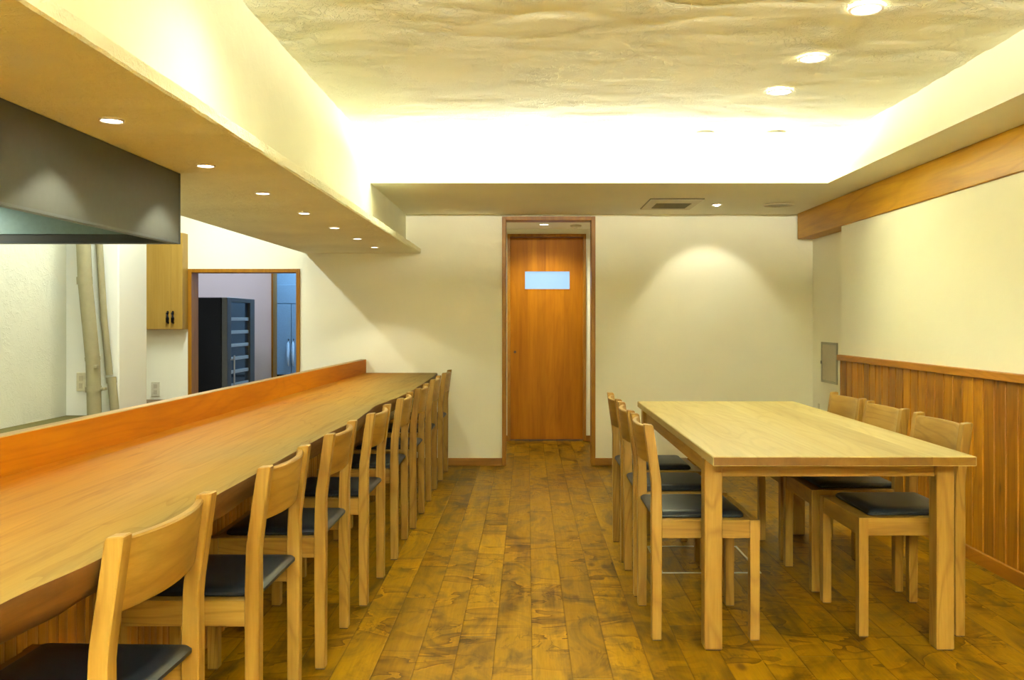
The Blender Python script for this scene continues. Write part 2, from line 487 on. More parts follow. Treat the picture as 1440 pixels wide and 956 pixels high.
def back_wall(bm):
    y0, y1, zt = YB, YB + 0.12, 2.55
    box(bm, -4.3, KD[0], y0, y1, 0, zt)
    box(bm, KD[0], KD[1], y0, y1, KD[2], zt)
    box(bm, KD[1], HOLE[0], y0, y1, 0, zt)
    box(bm, HOLE[0], HOLE[1], y0, y1, HOLE[2], zt)
    box(bm, HOLE[1], 2.088, y0, y1, 0, zt)
    box(bm, 2.088, 2.5, y0 + 0.010, y1, 0, zt)
struct('wall_back', back_wall, M['wall'])
struct('wall_right', boxes((2.21, 2.5, YN, 6.26, 0, 2.55), (2.336, 2.5, 6.26, YB + 0.02, 0, 2.55)), M['wall'])
struct('wall_front', boxes((-4.3, 2.6, YN - 0.12, YN, 0, 2.55)), M['wall'])
struct('wall_left', boxes((-4.42, -4.3, YN - .12, 11.0, 0, 2.6)), M['kitchen_wall'])

# trowelled ceiling with real unevenness
def ceiling_mesh(bm):
    x0, x1, y0, y1 = -1.0, 1.905, YN, 5.96
    nx, ny = 220, 640
    V = []
    for j in range(ny + 1):
        row = []
        for i in range(nx + 1):
            x = x0 + (x1 - x0) * i / nx; y = y0 + (y1 - y0) * j / ny
            p = Vector((x * 1.9 + 0.25 * noise.noise(Vector((x * 3, y * 3, 4))), y * 2.9, 3.1))
            z = ZC + 0.0048 * noise.fractal(p, 0.75, 2.2, 6) + 0.0022 * math.tanh(6.0 * noise.noise(Vector((x * 4.1, y * 7.3, 5.2))))
            row.append(bm.verts.new((x, y, z)))
        V.append(row)
    for j in range(ny):
        for i in range(nx):
            f = bm.faces.new((V[j][i], V[j + 1][i], V[j + 1][i + 1], V[j][i + 1]))
            f.smooth = True
    box(bm, x0, x1, y0, y1, ZC + 0.03, ZC + 0.15)
struct('ceiling', ceiling_mesh, M['ceiling'])
struct('ceiling_kitchen', boxes((-4.3, -1.82, YN, YB, 2.46, 2.56)), M['kitchen_wall'])

# right and far bulkheads, one cast piece: the far one ends in a lip with a light trough behind
def bulkhead(bm):
    box(bm, 1.90, 2.336, YN, 5.63, ZS, 2.5)
    box(bm, -0.995, 2.336, 5.63, YB, ZS, ZS + 0.022)
    box(bm, -0.995, 1.90, 5.63, 5.648, ZS + 0.022, ZS + 0.058)
    box(bm, -0.995, 2.336, 5.95, YB, ZS + 0.022, 2.5)
    box(bm, 1.90, 2.336, 5.63, 5.95, ZS + 0.022, 2.5)
struct('trim_1', bulkhead, M['wall'])
def added_near_trough(bm):  # unseen trough added behind the camera to hold the fill lamp
    box(bm, -0.995, 1.90, YN, -2.05, ZS, ZS + 0.022)
    box(bm, -0.995, 1.90, -2.068, -2.05, ZS + 0.022, ZS + 0.058)
struct('trim_8', added_near_trough, M['wall'])

# left downstand beam over the counter and the rough slab it sits on
struct('trim_2', boxes((-1.82, -0.995, YN, YB, 1.778, 2.5)), M['beam_plaster'])
def slab_soffit(bm):
    rings = []
    n = 220
    for i in range(n + 1):
        y = YN + (YB - YN) * i / n
        a = noise.noise(Vector((y * 5.0, 0.3, 0))) * 0.002 + noise.noise(Vector((y * 23.0, 4.3, 0))) * 0.0025
        b = noise.noise(Vector((y * 6.0, 9.3, 0))) * 0.002 + noise.noise(Vector((y * 27.0, 2.3, 0))) * 0.0025
        xf = -0.874
        rings.append([(-1.82, y, 1.735), (-1.4, y, 1.735), (xf - 0.006, y, 1.735 + b * .4), (xf + a, y, 1.741 + b), (xf + a * .6, y, 1.758),
                      (xf + b * .7, y, 1.772 + a), (xf - 0.008, y, 1.778 + a * .3), (-1.0, y, 1.778), (-1.82, y, 1.778)])
    loft(bm, rings)
M['fascia'] = plaster('hand_trowelled_fascia', (0.89, 0.90, 0.72, 1), 0.8, 0.25, 0.05, scale=1.6)
struct('trim_3', slab_soffit, M['fascia'], smooth=True)

# kitchen side wall, its pillar
struct('wall_kitchen', boxes((-2.75, -2.595, YN, 5.0, 0, 2.46)), M['kitchen_rough'])
struct('pillar_kitchen', boxes((-2.75, -2.30, 5.0, 5.37, 0, 2.46, 0.006)), M['kitchen_wall'])

# hall behind the doorway
def hall(bm):
    box(bm, -0.75, -0.63, YB + .12, 8.75, 0, 2.2)
    box(bm, 1.1, 1.22, YB + .12, 8.75, 0, 2.2)
    y0, y1 = 8.75, 8.87
    box(bm, -0.75, -0.20, y0, y1, 0, 2.2)
    box(bm, 0.574, 1.22, y0, y1, 0, 2.2)
    box(bm, -0.20, 0.574, y0, y1, 2.037, 2.2)
struct('wall_hall', hall, M['wall'])
struct('ceiling_hall', boxes((-0.75, 1.22, YB + .12, 8.75, 2.085, 2.2)), M['wall'])

# room beyond the kitchen doorway
struct('wall_store', boxes((-4.3, -2.685, 9.40, 9.5, 0, 2.5)), M['lilac'])
struct('wall_store_back', boxes((-4.3, -0.8, 11.0, 11.1, 0, 2.5)), M['lilac'])
struct('wall_store_right', boxes((-1.0, -0.88, YB + .12, 11.0, 0, 2.5)), M['lilac'])
struct('ceiling_store', boxes((-4.3, -0.88, YB + .12, 11.0, 2.45, 2.55)), M['lilac'])

# skirting boards
struct('baseboard_back', boxes((-1.16, HOLE[0], YB - 0.014, YB, 0, 0.062, 0.002), (HOLE[1], 2.088, YB - 0.014, YB, 0, 0.062, 0.002)), M['skirt'])
struct('baseboard_hall', boxes((0.574, 1.1, 8.736, 8.75, 0, 0.055, 0.002), (-0.63, -0.20, 8.736, 8.75, 0, 0.055, 0.002)), M['skirt'])

# wainscot: grooved boards, cap and skirting
def wains(bm):
    w = 0.102
    y = 6.26
    while y > YN + 0.1:
        y0 = (math.ceil(y / w - 1e-6) - 1) * w
        x = 2.196
        prism(bm, [(2.21, y0), (2.21, y), (x + 0.012, y), (x + 0.012, y - 0.003), (x, y - 0.008), (x, y0 + 0.008), (x + 0.012, y0 + 0.003), (x + 0.012, y0)], 'z', 0.0, 0.905)
        y = y0
w_ = struct('trim_4', wains, M['wainscot'])
c_ = part('cap_rail', boxes((2.176, 2.21, YN, 6.262, 0.905, 0.945, 0.003)), M['cap'], w_)
c_['kind'] = 'structure'
struct('baseboard_right', boxes((2.181, 2.1955, YN, 6.26, 0, 0.068, 0.003)), M['cap'])

# doorway frames
def doorframe(bm, x0, x1, z1, y0, y1, t):
    box(bm, x0, x0 + t, y0, y1, 0, z1, 0.002)
    box(bm, x1 - t, x1, y0, y1, 0, z1, 0.002)
    box(bm, x0 + t, x1 - t, y0, y1, z1 - t, z1, 0.002)
struct('trim_5', lambda bm: doorframe(bm, HOLE[0], HOLE[1], HOLE[2], YB - 0.02, YB + 0.14, 0.032), M['frame'])
struct('trim_6', lambda bm: doorframe(bm, KD[0], KD[1], KD[2], YB - 0.015, YB + 0.14, 0.03), M['frame'])
struct('trim_7', boxes((-2.700, -2.680, 9.36, 9.40, 0, 2.45), (-2.683, -2.678, 9.40, 9.5, 0, 2.45)), M['frame'])

# hall door
d = struct('door_1', lambda bm: (box(bm, -0.172, 0.318 - 0.346, 8.785, 8.82, 0.012, 2.004),
                                 box(bm, 0.416, 0.546, 8.785, 8.82, 0.012, 2.004),
                                 box(bm, -0.028, 0.416, 8.785, 8.82, 0.012, 1.495),
                                 box(bm, -0.028, 0.416, 8.785, 8.82, 1.672, 2.004)), M['door'])
p = part('door_frame', lambda bm: doorframe(bm, -0.20, 0.574, 2.037, 8.735, 8.87, 0.028), M['frame'], d); p['kind'] = 'structure'
p = part('window_pane', boxes((-0.028, 0.416, 8.797, 8.807, 1.495, 1.672)), M['pane'], d); p['kind'] = 'structure'
p = part('pane_bead', boxes((-0.034, 0.422, 8.781, 8.787, 1.489, 1.497), (-0.034, 0.422, 8.781, 8.787, 1.670, 1.678),
                            (-0.034, -0.026, 8.781, 8.787, 1.497, 1.670), (0.414, 0.422, 8.781, 8.787, 1.497, 1.670)), M['door'], d); p['kind'] = 'structure'
def pull_fn(bm):
    t = bmesh.new()
    bmesh.ops.create_cone(t, cap_ends=True, segments=20, radius1=0.013, radius2=0.013, depth=0.006)
    bmesh.ops.transform(t, matrix=Matrix.Translation((-0.125, 8.783, 0.875)) @ Matrix.Rotation(PI / 2, 4, 'X'), verts=t.verts)
    merge(bm, t)
p = part('finger_pull', pull_fn, M['foot'], d); p['kind'] = 'structure'

# ------------------------------------------------------------------ wooden beam on the right
tag(part('wooden_beam', boxes((2.195, 2.334, YN, YB - 0.04, 1.848, ZS, 0.004)), M['beam_wood']),
    'long golden pine beam under the bulkhead along the right wall', 'beam')

# ------------------------------------------------------------------ bar counter
CT = 0.758
EDGE = [(-0.5, -0.80), (1.0, -0.805), (1.34, -0.795), (1.61, -0.768), (2.19, -0.762), (2.45, -0.76), (2.78, -0.76), (3.39, -0.757), (3.85, -0.738),
        (4.17, -0.75), (4.46, -0.765), (4.75, -0.745), (4.99, -0.722), (5.42, -0.708), (6.0, -0.712), (6.63, -0.72), (7.25, -0.735)]
def edge_x(y):
    for (a, xa), (b, xb) in zip(EDGE, EDGE[1:]):
        if y <= b:
            k = (y - a) / (b - a); k = k * k * (3 - 2 * k)
            return xa + (xb - xa) * k
    return EDGE[-1][1]
def back_x(y):
    return -1.43 + (y - 2.3) * (0.11 / 4.95)
def slab(bm):
    n = 190
    rings = []
    for i in range(n + 1):
        y = 0.6 + (YB - 0.006 - 0.6) * i / n
        e = edge_x(y); b = back_x(y) - 0.01
        r1 = noise.noise(Vector((y * 3.0, 1.0, 0))) * 0.008
        r2 = noise.noise(Vector((y * 4.0, 5.0, 0))) * 0.012 + noise.noise(Vector((y * 13.0, 5.0, 2))) * 0.004
        rings.append([(b, y, CT), (b * .5 + e * .5, y, CT), (e - 0.012, y, CT), (e - 0.003, y, CT - 0.004), (e - 0.001, y, CT - 0.014), (e - 0.006 + r1 * .5, y, CT - 0.035),
                      (e - 0.022 + r1, y, CT - 0.062), (e - 0.045 + r2, y, CT - 0.085), (e - 0.065 + r2, y, CT - 0.098), (e - 0.11, y, CT - 0.10), (b, y, CT - 0.10)])
    loft(bm, rings)
    for f in bm.faces:
        c = f.calc_center_median()
        e = edge_x(c.y)
        if c.z < CT - 0.006 and c.x > e - 0.12:
            f.material_index = 1
bar = thing('bar_counter', (0, 0, 0), 'long golden live-edge bar counter with an orange upstand along the kitchen side', 'counter')
part('countertop', slab, [M['slab'], M['bark']], bar, True)
def upstand(bm):
    n = 24
    rings = []
    for i in range(n + 1):
        y = 0.6 + (YB - 0.006 - 0.6) * i / n
        b = back_x(y)
        rings.append([(b, y, CT), (b, y, 0.866), (b - 0.002, y, 0.869), (b - 0.043, y, 0.869), (b - 0.045, y, 0.866), (b - 0.045, y, CT - 0.1), (b - 0.0102, y, CT - 0.1), (b - 0.0102, y, CT)])
    loft(bm, rings)
    for f in bm.faces:
        if f.calc_center_median().z > 0.8665:
            f.material_index = 1  # kitchen light on the top edge painted in as paler timber
part('upstand', upstand, [M['upstand'], M['ash_y']], bar)
def slats(bm):
    y = 0.585
    w = 0.045
    while y < YB - 0.05:
        pts = []
        for k in range(7):
            a = PI * k / 6
            pts.append((-1.17 + 0.010 * math.sin(a) ** 0.6, y + w / 2 - (w / 2) * math.cos(a)))
        prism(bm, [(-1.195, y), ] + pts + [(-1.195, y + w)], 'z', 0.0, CT - 0.1)
        y += w
part('slatted_front', slats, M['slat'], bar)
part('counter_carcass', boxes((-1.29, -1.197, 0.6, YB - 0.006, 0.0, CT - 0.101)), M['slat'], bar)

# ------------------------------------------------------------------ chairs (face +x locally)
def make_chair(label, group):
    t = thing('wooden_chair', (0, 0, 0), label, 'chair', group)
    W2, L = 0.2175, 0.037
    def rear(s):
        def f(bm):
            y0, y1 = (W2 - L, W2) if s > 0 else (-W2, -W2 + L)
            poly = [(-0.198, 0.004), (-0.163, 0.004), (-0.160, 0.44), (-0.163, 0.57), (-0.165, 0.60), (-0.193, 0.792), (-0.196, 0.797),
                    (-0.227, 0.800), (-0.228, 0.795), (-0.202, 0.605), (-0.199, 0.57), (-0.200, 0.44)]
            prism(bm, poly, 'y', y0, y1, 0.0022)
        return f
    def glide(x, s):
        y = s * (W2 - L / 2)
        return boxes((x - 0.015, x + 0.015, y - 0.015, y + 0.015, 0.0, 0.006))
    for s in (-1, 1):
        lg = part('leg', rear(s), M['ash_z'], t)
        part('glide', glide(-0.1805, s), M['foot'], lg)
    for s in (-1, 1):
        y0, y1 = (W2 - L, W2) if s > 0 else (-W2, -W2 + L)
        lg = part('leg', (lambda y0, y1: lambda bm: loft(bm, [[(0.165 - i * 0, y0, z), (0.2, y0, z), (0.2, y1, z), (0.165, y1, z)] for i, z in enumerate((0.004, 0.446))]))(y0, y1), M['ash_z'], t)
        part('glide', glide(0.1825, s), M['foot'], lg)
    for s in (-1, 1):
        ya, yb = sorted((s * (W2 - 0.004), s * (W2 - 0.026)))
        part('side_rail', boxes((-0.161, 0.166, ya, yb, 0.378, 0.446, 0.002)), M['ash_x'], t)
    part('front_rail', boxes((0.172, 0.197, -W2 + L - .001, W2 - L + .001, 0.378, 0.446, 0.002)), M['ash_y'], t)
    part('seat_board', boxes((-0.158, 0.173, -W2 + 0.025, W2 - 0.025, 0.432, 0.4455)), M['ash_y'], t)
    def cushion(bm):
        x0, x1, y = -0.190, 0.152, W2 - L - 0.002
        rings = []
        for ins, z in ((0.006, 0.4455), (0.0, 0.450), (0.0, 0.458), (0.006, 0.4655), (0.016, 0.4695), (0.05, 0.472)):
            r = 0.012
            ring = []
            for cx, cy, a0 in ((x1 - ins - r, y - ins - r, 0), (x0 + ins + r, y - ins - r, 90), (x0 + ins + r, -y + ins + r, 180), (x1 - ins - r, -y + ins + r, 270)):
                for k in range(4):
                    a = math.radians(a0 + 30 * k)
                    ring.append((cx + r * math.cos(a), cy + r * math.sin(a), z))
            rings.append(ring)
        loft(bm, rings)
    part('seat_cushion', cushion, M['vinyl'], t, True)
    def back(bm):
        n = 18
        y = W2 - L + 0.001
        rings = []
        for i in range(n + 1):
            v = -1 + 2 * i / n
            bow = 0.030 * (1 - v * v)
            ring = []
            for x, z in ((-0.174, 0.652), (-0.193, 0.783), (-0.195, 0.787), (-0.208, 0.787), (-0.2105, 0.783), (-0.192, 0.652), (-0.189, 0.648), (-0.177, 0.648)):
                ring.append((x - bow, v * y, z))
            rings.append(ring)
        loft(bm, rings)
    part('backrest', back, M['ash_y'], t, True)
    return t

ORD = ['nearest the camera', 'second from the camera', 'third from the camera', 'fourth from the camera', 'fifth from the camera', 'sixth from the camera']
rowZ = [1.585, 2.335, 3.012, 3.683, 4.393, 5.05, 5.82, 6.57]
rowX = [-0.738, -0.703, -0.686, -0.660, -0.645, -0.634, -0.634, -0.626]
rowL = ['pale wooden chair at the bar counter, nearest of the row to the camera',
        'pale wooden chair at the bar counter, second of the row from the camera',
        'pale wooden chair at the bar counter, third of the row from the camera',
        'pale wooden chair at the bar counter, fourth of the row from the camera',
        'pale wooden chair at the bar counter, fifth of the row from the camera',
        'pale wooden chair at the bar counter, third of the row from the back wall',
        'pale wooden chair at the bar counter, second of the row from the back wall',
        'pale wooden chair at the bar counter, last of the row, beside the back wall']
first = make_chair(rowL[0], 'chairs along the bar counter')
for i, (z, x, l) in enumerate(zip(rowZ, rowX, rowL)):
    pos = (x - 0.2, z + 0.2175, 0)
    rz = PI + math.radians((-2.1, -0.4, 0.3, -0.5, 0.8, 0.0, 0.4, -0.3)[i])
    if i == 0:
        first.location = pos; first.rotation_euler = (0, 0, rz)
    else:
        dup(first, pos, rz, l)
for i, (z, x) in enumerate(((3.285, 0.457), (3.806, 0.455), (4.35, 0.455))):
    c = dup(first, (x + 0.2, z + 0.2175, 0), math.radians((0.3, -0.4, 0.2)[i]),
            'pale wooden chair on the aisle side of the dining table, %s' % ('nearest the camera', 'middle of three', 'farthest from the camera')[i])
    c['group'] = 'dining chairs around the table'
for i, (z, x) in enumerate(((3.325, 1.638), (3.87, 1.638), (4.38, 1.645))):
    c = dup(first, (x - 0.2, z + 0.2175, 0), PI + math.radians((0.4, -0.2, 0.3)[i]),
            'pale wooden chair on the wainscot side of the dining table, %s' % ('nearest the camera', 'middle of three', 'farthest from the camera')[i])
    c['group'] = 'dining chairs around the table'

# ------------------------------------------------------------------ dining table
TX, TY = 1.082, 4.075
tb = thing('dining_table', (TX, TY, 0), 'long pale ash dining table standing between six chairs', 'table')
M['ash_end'] = wood('shaded_ash_end_grain', lin(96, 66, 14), lin(122, 86, 24), lin(140, 102, 34), axis='y', scale=1.0, ring=0.2, board=(0, 0.15), tint=0.3, jitter=False)  # end-grain brown with the shade on the table ends painted in
def tabletop(bm):
    box(bm, -0.45, 0.45, -1.045, 1.045, 0.687, 0.72, 0.003)
    bm.normal_update()
    for f in bm.faces:
        if abs(f.normal.y) > 0.9:
            f.material_index = 1
part('tabletop', tabletop, [M['ash_top'], M['ash_end']], tb)
for sx in (-1, 1):
    for sy in (-1, 1):
        x = sx * (0.45 - 0.002 - 0.032); y = sy * (1.045 - 0.155 - 0.032)
        lg = part('leg', boxes((x - 0.032, x + 0.032, y - 0.032, y + 0.032, 0.004, 0.687, 0.003)), M['ash_z'], tb)
        part('glide', boxes((x - 0.027, x + 0.027, y - 0.027, y + 0.027, 0.0, 0.006)), M['foot'], lg)
for sy in (-1, 1):
    y = sy * (1.045 - 0.155 - 0.032)
    part('end_apron', boxes((-0.384, 0.384, y - 0.014, y + 0.014, 0.622, 0.676, 0.002)), M['ash_x'], tb)
for sx in (-1, 1):
    x = sx * (0.45 - 0.036)
    part('side_apron', boxes((x - 0.014, x + 0.014, -0.826, 0.826, 0.622, 0.676, 0.002)), M['ash_y'], tb)
for xx in (-0.17, 0.235):
    part('batten', boxes((xx - 0.012, xx + 0.012, -0.88, 0.88, 0.6745, 0.6875)), M['foot'] if xx > 0 else M['ash_y'], tb)

# ------------------------------------------------------------------ floor hatch
fh = thing('floor_hatch', (0.86, 4.41, 0), 'square floor hatch with thin metal rim in the planks under the table', 'floor hatch')
part('hatch_rim', boxes((-0.235, 0.235, -0.247, -0.237, 0.0, 0.004), (-0.235, 0.235, 0.237, 0.247, 0.0, 0.004),
                        (-0.235, -0.225, -0.237, 0.237, 0.0, 0.004), (0.225, 0.235, -0.237, 0.237, 0.0, 0.004)), M['steel'], fh)
part('hatch_lid', boxes((-0.221, 0.221, -0.233, 0.233, 0.0, 0.0025)), M['floor'], fh)

# ------------------------------------------------------------------ range hood
rh = thing('range_hood', (-1.75, 1.9, 1.475), 'dark grey steel range hood hanging over the kitchen side', 'range hood')
def hood_skin(bm):
    X0, X1, Y0, Y1, Z0, Z1, t = -0.55, 0.45, -1.5, 1.42, 0.0, 0.258, 0.012
    box(bm, X1 - t, X1, Y0, Y1, Z0, Z1)
    box(bm, X0, X0 + t, Y0, Y1, Z0, Z1)
    box(bm, X0 + t, X1 - t, Y1 - t, Y1, Z0, Z1)
    box(bm, X0 + t, X1 - t, Y0, Y0 + t, Z0, Z1)
part('hood_shell', hood_skin, M['hood'], rh)
part('hood_lining', boxes((-0.537, 0.437, -1.487, 1.407, 0.235, 0.257), (0.4335, 0.4375, -1.487, 1.407, 0.03, 0.235), (-0.5375, -0.5335, -1.487, 1.407, 0.03, 0.235),
                          (-0.533, 0.433, 1.4035, 1.4075, 0.03, 0.235)), M['hood_in'], rh)
part('hood_rim', boxes((0.425, 0.4515, -1.5015, 1.4215, -0.006, 0.002), (-0.5515, -0.525, -1.5015, 1.4215, -0.006, 0.002),
                       (-0.525, 0.425, 1.375, 1.4215, -0.006, 0.002), (0.4495, 0.4525, 1.414, 1.4225, -0.006, 0.258)), M['hood_edge'], rh)

# ------------------------------------------------------------------ kitchen pieces
tag(part('kitchen_worktop', boxes((-2.593, -1.62, 0.3, 4.995, 0.615, 0.652, 0.003), (-2.59, -1.66, 0.33, 4.98, 0.0, 0.616)), M['worktop']),
    'olive kitchen worktop along the rough side wall, behind the bar upstand', 'worktop')

cb = thing('wall_cabinet', (-2.871, 7.15, 1.114), 'yellow maple wall cabinet beside the kitchen doorway', 'cabinet')
part('cabinet_body', boxes((-0.30, 0.094, 0.018, 0.118, 0.0, 0.778, 0.002)), M['cabinet'], cb)
for s_, a_, b_ in ((-1, -0.30, -0.0006), (1, 0.0006, 0.094)):
    dr = part('door', boxes((a_, b_, 0.0, 0.0175, 0.002, 0.776, 0.0006)), M['cabinet'], cb)
    x_ = s_ * 0.021
    part('handle', (lambda x, q: lambda bm: tube(bm, [(x, 0.002, 0.052), (x, -0.018, 0.062), (x + q * 0.006, -0.028, 0.09), (x, -0.018, 0.128), (x - q * .004, 0.002, 0.142)], [0.009, 0.011, 0.013, 0.011, 0.009], 10))(x_, 1), M['black'], dr, True)

def plate(name, loc, rot, w, h, label, socket=True):
    t = thing(name, loc, label, 'outlet')
    t.rotation_euler = (0, 0, rot)
    part('cover_plate', boxes((-w / 2, w / 2, -0.010, 0, -h / 2, h / 2, 0.003)), M['plate'], t)
    if socket:
        part('socket', boxes((-w * .22, w * .22, -0.0125, -0.009, h * .06, h * .34, 0.001)), M['grey_panel'], t)
        part('socket', boxes((-w * .22, w * .22, -0.0125, -0.009, -h * .34, -h * .06, 0.001)), M['grey_panel'], t)
    return t
plate('wall_outlet', (-2.506, 4.999, 0.84), 0, 0.055, 0.105, 'cream outlet plate on the kitchen pillar left of the beige drain pipe')
plate('wall_outlet', (-3.04, YB - 0.001, 0.625), 0, 0.07, 0.12, 'ivory outlet plate on the white wall under the maple cabinet')
plate('wall_outlet', (2.335, 7.13, 0.486), PI / 2, 0.05, 0.07, 'small outlet in the right back corner behind the dining chairs', True)
tag(part('low_shelf', boxes((-3.3, -2.79, 6.95, YB - 0.002, 0.505, 0.54, 0.003), (-3.28, -3.25, 6.97, YB - 0.01, 0, 0.506), (-2.83, -2.80, 6.97, YB - 0.01, 0, 0.506)), M['brown_shelf']),
    'brown low shelf board under the cabinet, barely above the bar upstand', 'shelf')

PY = 4.90
def drain(bm):
    tube(bm, [(-2.388, PY, 0.652), (-2.396, PY, 0.95), (-2.420, PY, 1.20), (-2.440, PY, 1.40), (-2.449, PY, 1.62), (-2.458, PY, 2.459)], 0.0375, 20)
dp = tag(part('drain_pipe', drain, M['pipe'], None, True), 'tall beige painted drain pipe standing in front of the kitchen pillar', 'pipe')
for za, zb, xa, r in ((0.792, 0.822, -2.392, 0.0425), (0.965, 0.985, -2.397, 0.040), (1.385, 1.425, -2.441, 0.041)):
    part('collar', (lambda za, zb, xa, r: lambda bm: tube(bm, [(xa, PY, za), (xa - 0.002, PY, zb)], r, 20))(za, zb, xa, r), M['pipe'], dp, True)
part('bracket', boxes((-2.36, -2.33, PY - 0.012, PY + 0.03, 0.80, 0.815, 0.002)), M['pipe'], dp)
part('bolt', boxes((-2.372, -2.352, PY - 0.045, PY - 0.02, 0.925, 0.94, 0.002)), M['pipe'], dp)
tag(part('riser_pipe', lambda bm: tube(bm, [(-2.340, 4.974, 0.88), (-2.372, 4.974, 1.20), (-2.398, 4.974, 1.62), (-2.41, 4.974, 2.459)], 0.019, 14), M['pipe'], None, True),
    'thinner beige pipe rising just behind the drain pipe', 'pipe')
sp = tag(part('stub_pipe', lambda bm: tube(bm, [(-2.305, 4.97, 0.652), (-2.326, 4.97, 0.845)], 0.024, 16), M['pipe'], None, True),
         'short beige capped stub pipe right of the drain pipe', 'pipe')
part('cap', lambda bm: tube(bm, [(-2.3255, 4.97, 0.835), (-2.329, 4.97, 0.868)], 0.027, 16), M['pipe'], sp, True)

# store room: bottle cooler and tall fridge
wc = thing('wine_cooler', (-2.91, 8.62, 0), 'black wine cooler with shelves behind its glass door, seen through the kitchen doorway', 'cooler')
part('cabinet_body', boxes((-0.14, 0.085, -0.42, 0.40, 0.02, 1.40, 0.005)), M['black'], wc)
dr = part('door', boxes((0.088, 0.14, -0.42, -0.31, 0.04, 1.40, 0.003), (0.088, 0.14, 0.26, 0.40, 0.04, 1.40, 0.003), (0.088, 0.14, -0.31, 0.26, 1.36, 1.40, 0.002),
                        (0.088, 0.14, -0.31, 0.26, 0.04, 0.10, 0.002)), M['dark_grey'], wc)
part('door_glass', boxes((0.105, 0.112, -0.31, 0.26, 0.10, 1.36)), M['dark_glass'], dr)
for k in range(8):
    z = 1.20 - k * 0.125
    part('shelf', boxes((0.1125, 0.124, -0.30, 0.255, z - 0.016, z + 0.016, 0.002)), M['shelf'], wc)
part('handle', lambda bm: (tube(bm, [(0.175, -0.33, 0.50), (0.175, -0.33, 0.86)], 0.008, 10), tube(bm, [(0.139, -0.33, 0.54), (0.175, -0.33, 0.54)], 0.006, 8),
                           tube(bm, [(0.139, -0.33, 0.82), (0.175, -0.33, 0.82)], 0.006, 8)), M['steel'], dr, True)

fr = thing('tall_refrigerator', (-2.55, 10.62, 0), 'blue-lit steel refrigerator with two pale pulls, deep in the store room', 'refrigerator')
part('cabinet_body', boxes((-0.52, 0.42, -0.28, 0.36, 0.0, 1.95, 0.004)), M['fridge_steel'], fr)
for a, b, s in ((-0.52, -0.193, 1), (-0.187, 0.42, -1)):
    dr = part('door', boxes((a, b, -0.32, -0.281, 0.56, 1.375, 0.004)), M['fridge_steel'], fr)
    x = -0.190 - s * 0.028
    part('handle', (lambda x: lambda bm: tube(bm, [(x, -0.322, 0.66), (x, -0.35, 0.70), (x, -0.356, 0.80), (x, -0.35, 0.92), (x, -0.322, 0.97)], [0.010, 0.015, 0.018, 0.013, 0.008], 10))(x), M['pull'], dr, True)
part('top_panel', boxes((-0.52, 0.42, -0.315, -0.281, 1.385, 1.60, 0.003)), M['fridge_steel'], fr)
part('recess_strip', boxes((-0.52, 0.42, -0.29, -0.2805, 0.53, 0.56)), M['black'], fr)

# ------------------------------------------------------------------ ceiling fixtures
def downlight(name, loc, r, label, group, rim='white_rim', glow='lamp_warm', proto={}):
    key = (r, rim, glow)
    if key in proto:
        c = dup(proto[key], loc, 0, label); c['group'] = group
        return c
    t = thing(name, loc, label, 'ceiling light', group)
    part('rim', lambda bm: lathe(bm, [(r * 0.98, 0.0), (r * 1.22, 0.0), (r * 1.24, -0.003), (r * 1.15, -0.0065), (r * 1.02, -0.005), (r * 0.98, -0.002)], n=32), M[rim], t, True)
    part('lens', lambda bm: lathe(bm, [(0.0005, -0.0025), (r * 0.99, -0.0025)], n=32), M[glow], t)
    proto[key] = t
    return t
WARM = (1.0, 0.99, 0.80)
def spot(loc, e, size=100, blend=0.5, rot=(0, 0, 0), color=WARM, rad=0.03):
    lamp('downlight_lamp', 'SPOT', loc, e, color, rot, spot_size=math.radians(size), spot_blend=blend, shadow_soft_size=rad)

cy = [1.74, 2.438, 3.15, 3.83, 4.54, 5.247, 5.95, 6.63]
nm = ['', 'nearest the camera', 'second from the camera', 'third from the camera', 'fourth, midway along', 'fifth from the camera', 'second from the back wall', 'nearest the back wall']
for i, y in enumerate(cy):
    if i:
        downlight('counter_downlight', (-1.141, y, 1.735), 0.027, 'small round downlight in the soffit above the bar counter, %s' % nm[i], 'downlights above the counter')
    spot((-1.141, y, 1.722), 4.8, 103, 0.28)
spot((-1.141, 1.04, 1.722), 4.8, 103, 0.28)
for i, (x, y) in enumerate(((1.206, 3.166), (1.206, 3.76), (1.224, 4.31))):
    downlight('ceiling_downlight', (x, y, ZC - 0.006), 0.050, 'round ceiling downlight over the dining table, %s' % ('nearest the camera', 'middle of three', 'nearest the lit cove')[i], 'downlights above the table')
    spot((x, y, ZC - 0.025), 4.6, 108, 0.9, rad=0.05)
for x, y in ((1.05, 5.27), (1.47, 5.27)):
    t = thing('ceiling_ring', (x, y, ZC - 0.006), 'unlit white ceiling ring washed out by the cove light, %s one' % ('left' if x < 1.2 else 'right'), 'ceiling ring', 'unlit rings by the cove')
    part('rim', lambda bm: lathe(bm, [(0.045, 0.0), (0.056, 0.0), (0.057, -0.003), (0.051, -0.006), (0.045, -0.004)], n=28), M['white_rim'], t, True)
    part('lens', lambda bm: lathe(bm, [(0.0005, -0.002), (0.0445, -0.002)], n=28), M['white_rim'], t)
# unseen spots outside the frame: added room fill, plus one for the beam glow
for x, y, e in ((1.206, 2.58, 4), (1.206, 1.2, 5), (1.206, -0.2, 9), (1.206, -1.6, 12), (-0.62, 2.62, 8), (-0.62, 1.2, 4.5), (-0.62, -0.2, 9), (-0.62, -1.6, 14)):
    spot((x, y, ZC - 0.025), e, 150, 1.0, rad=0.05)

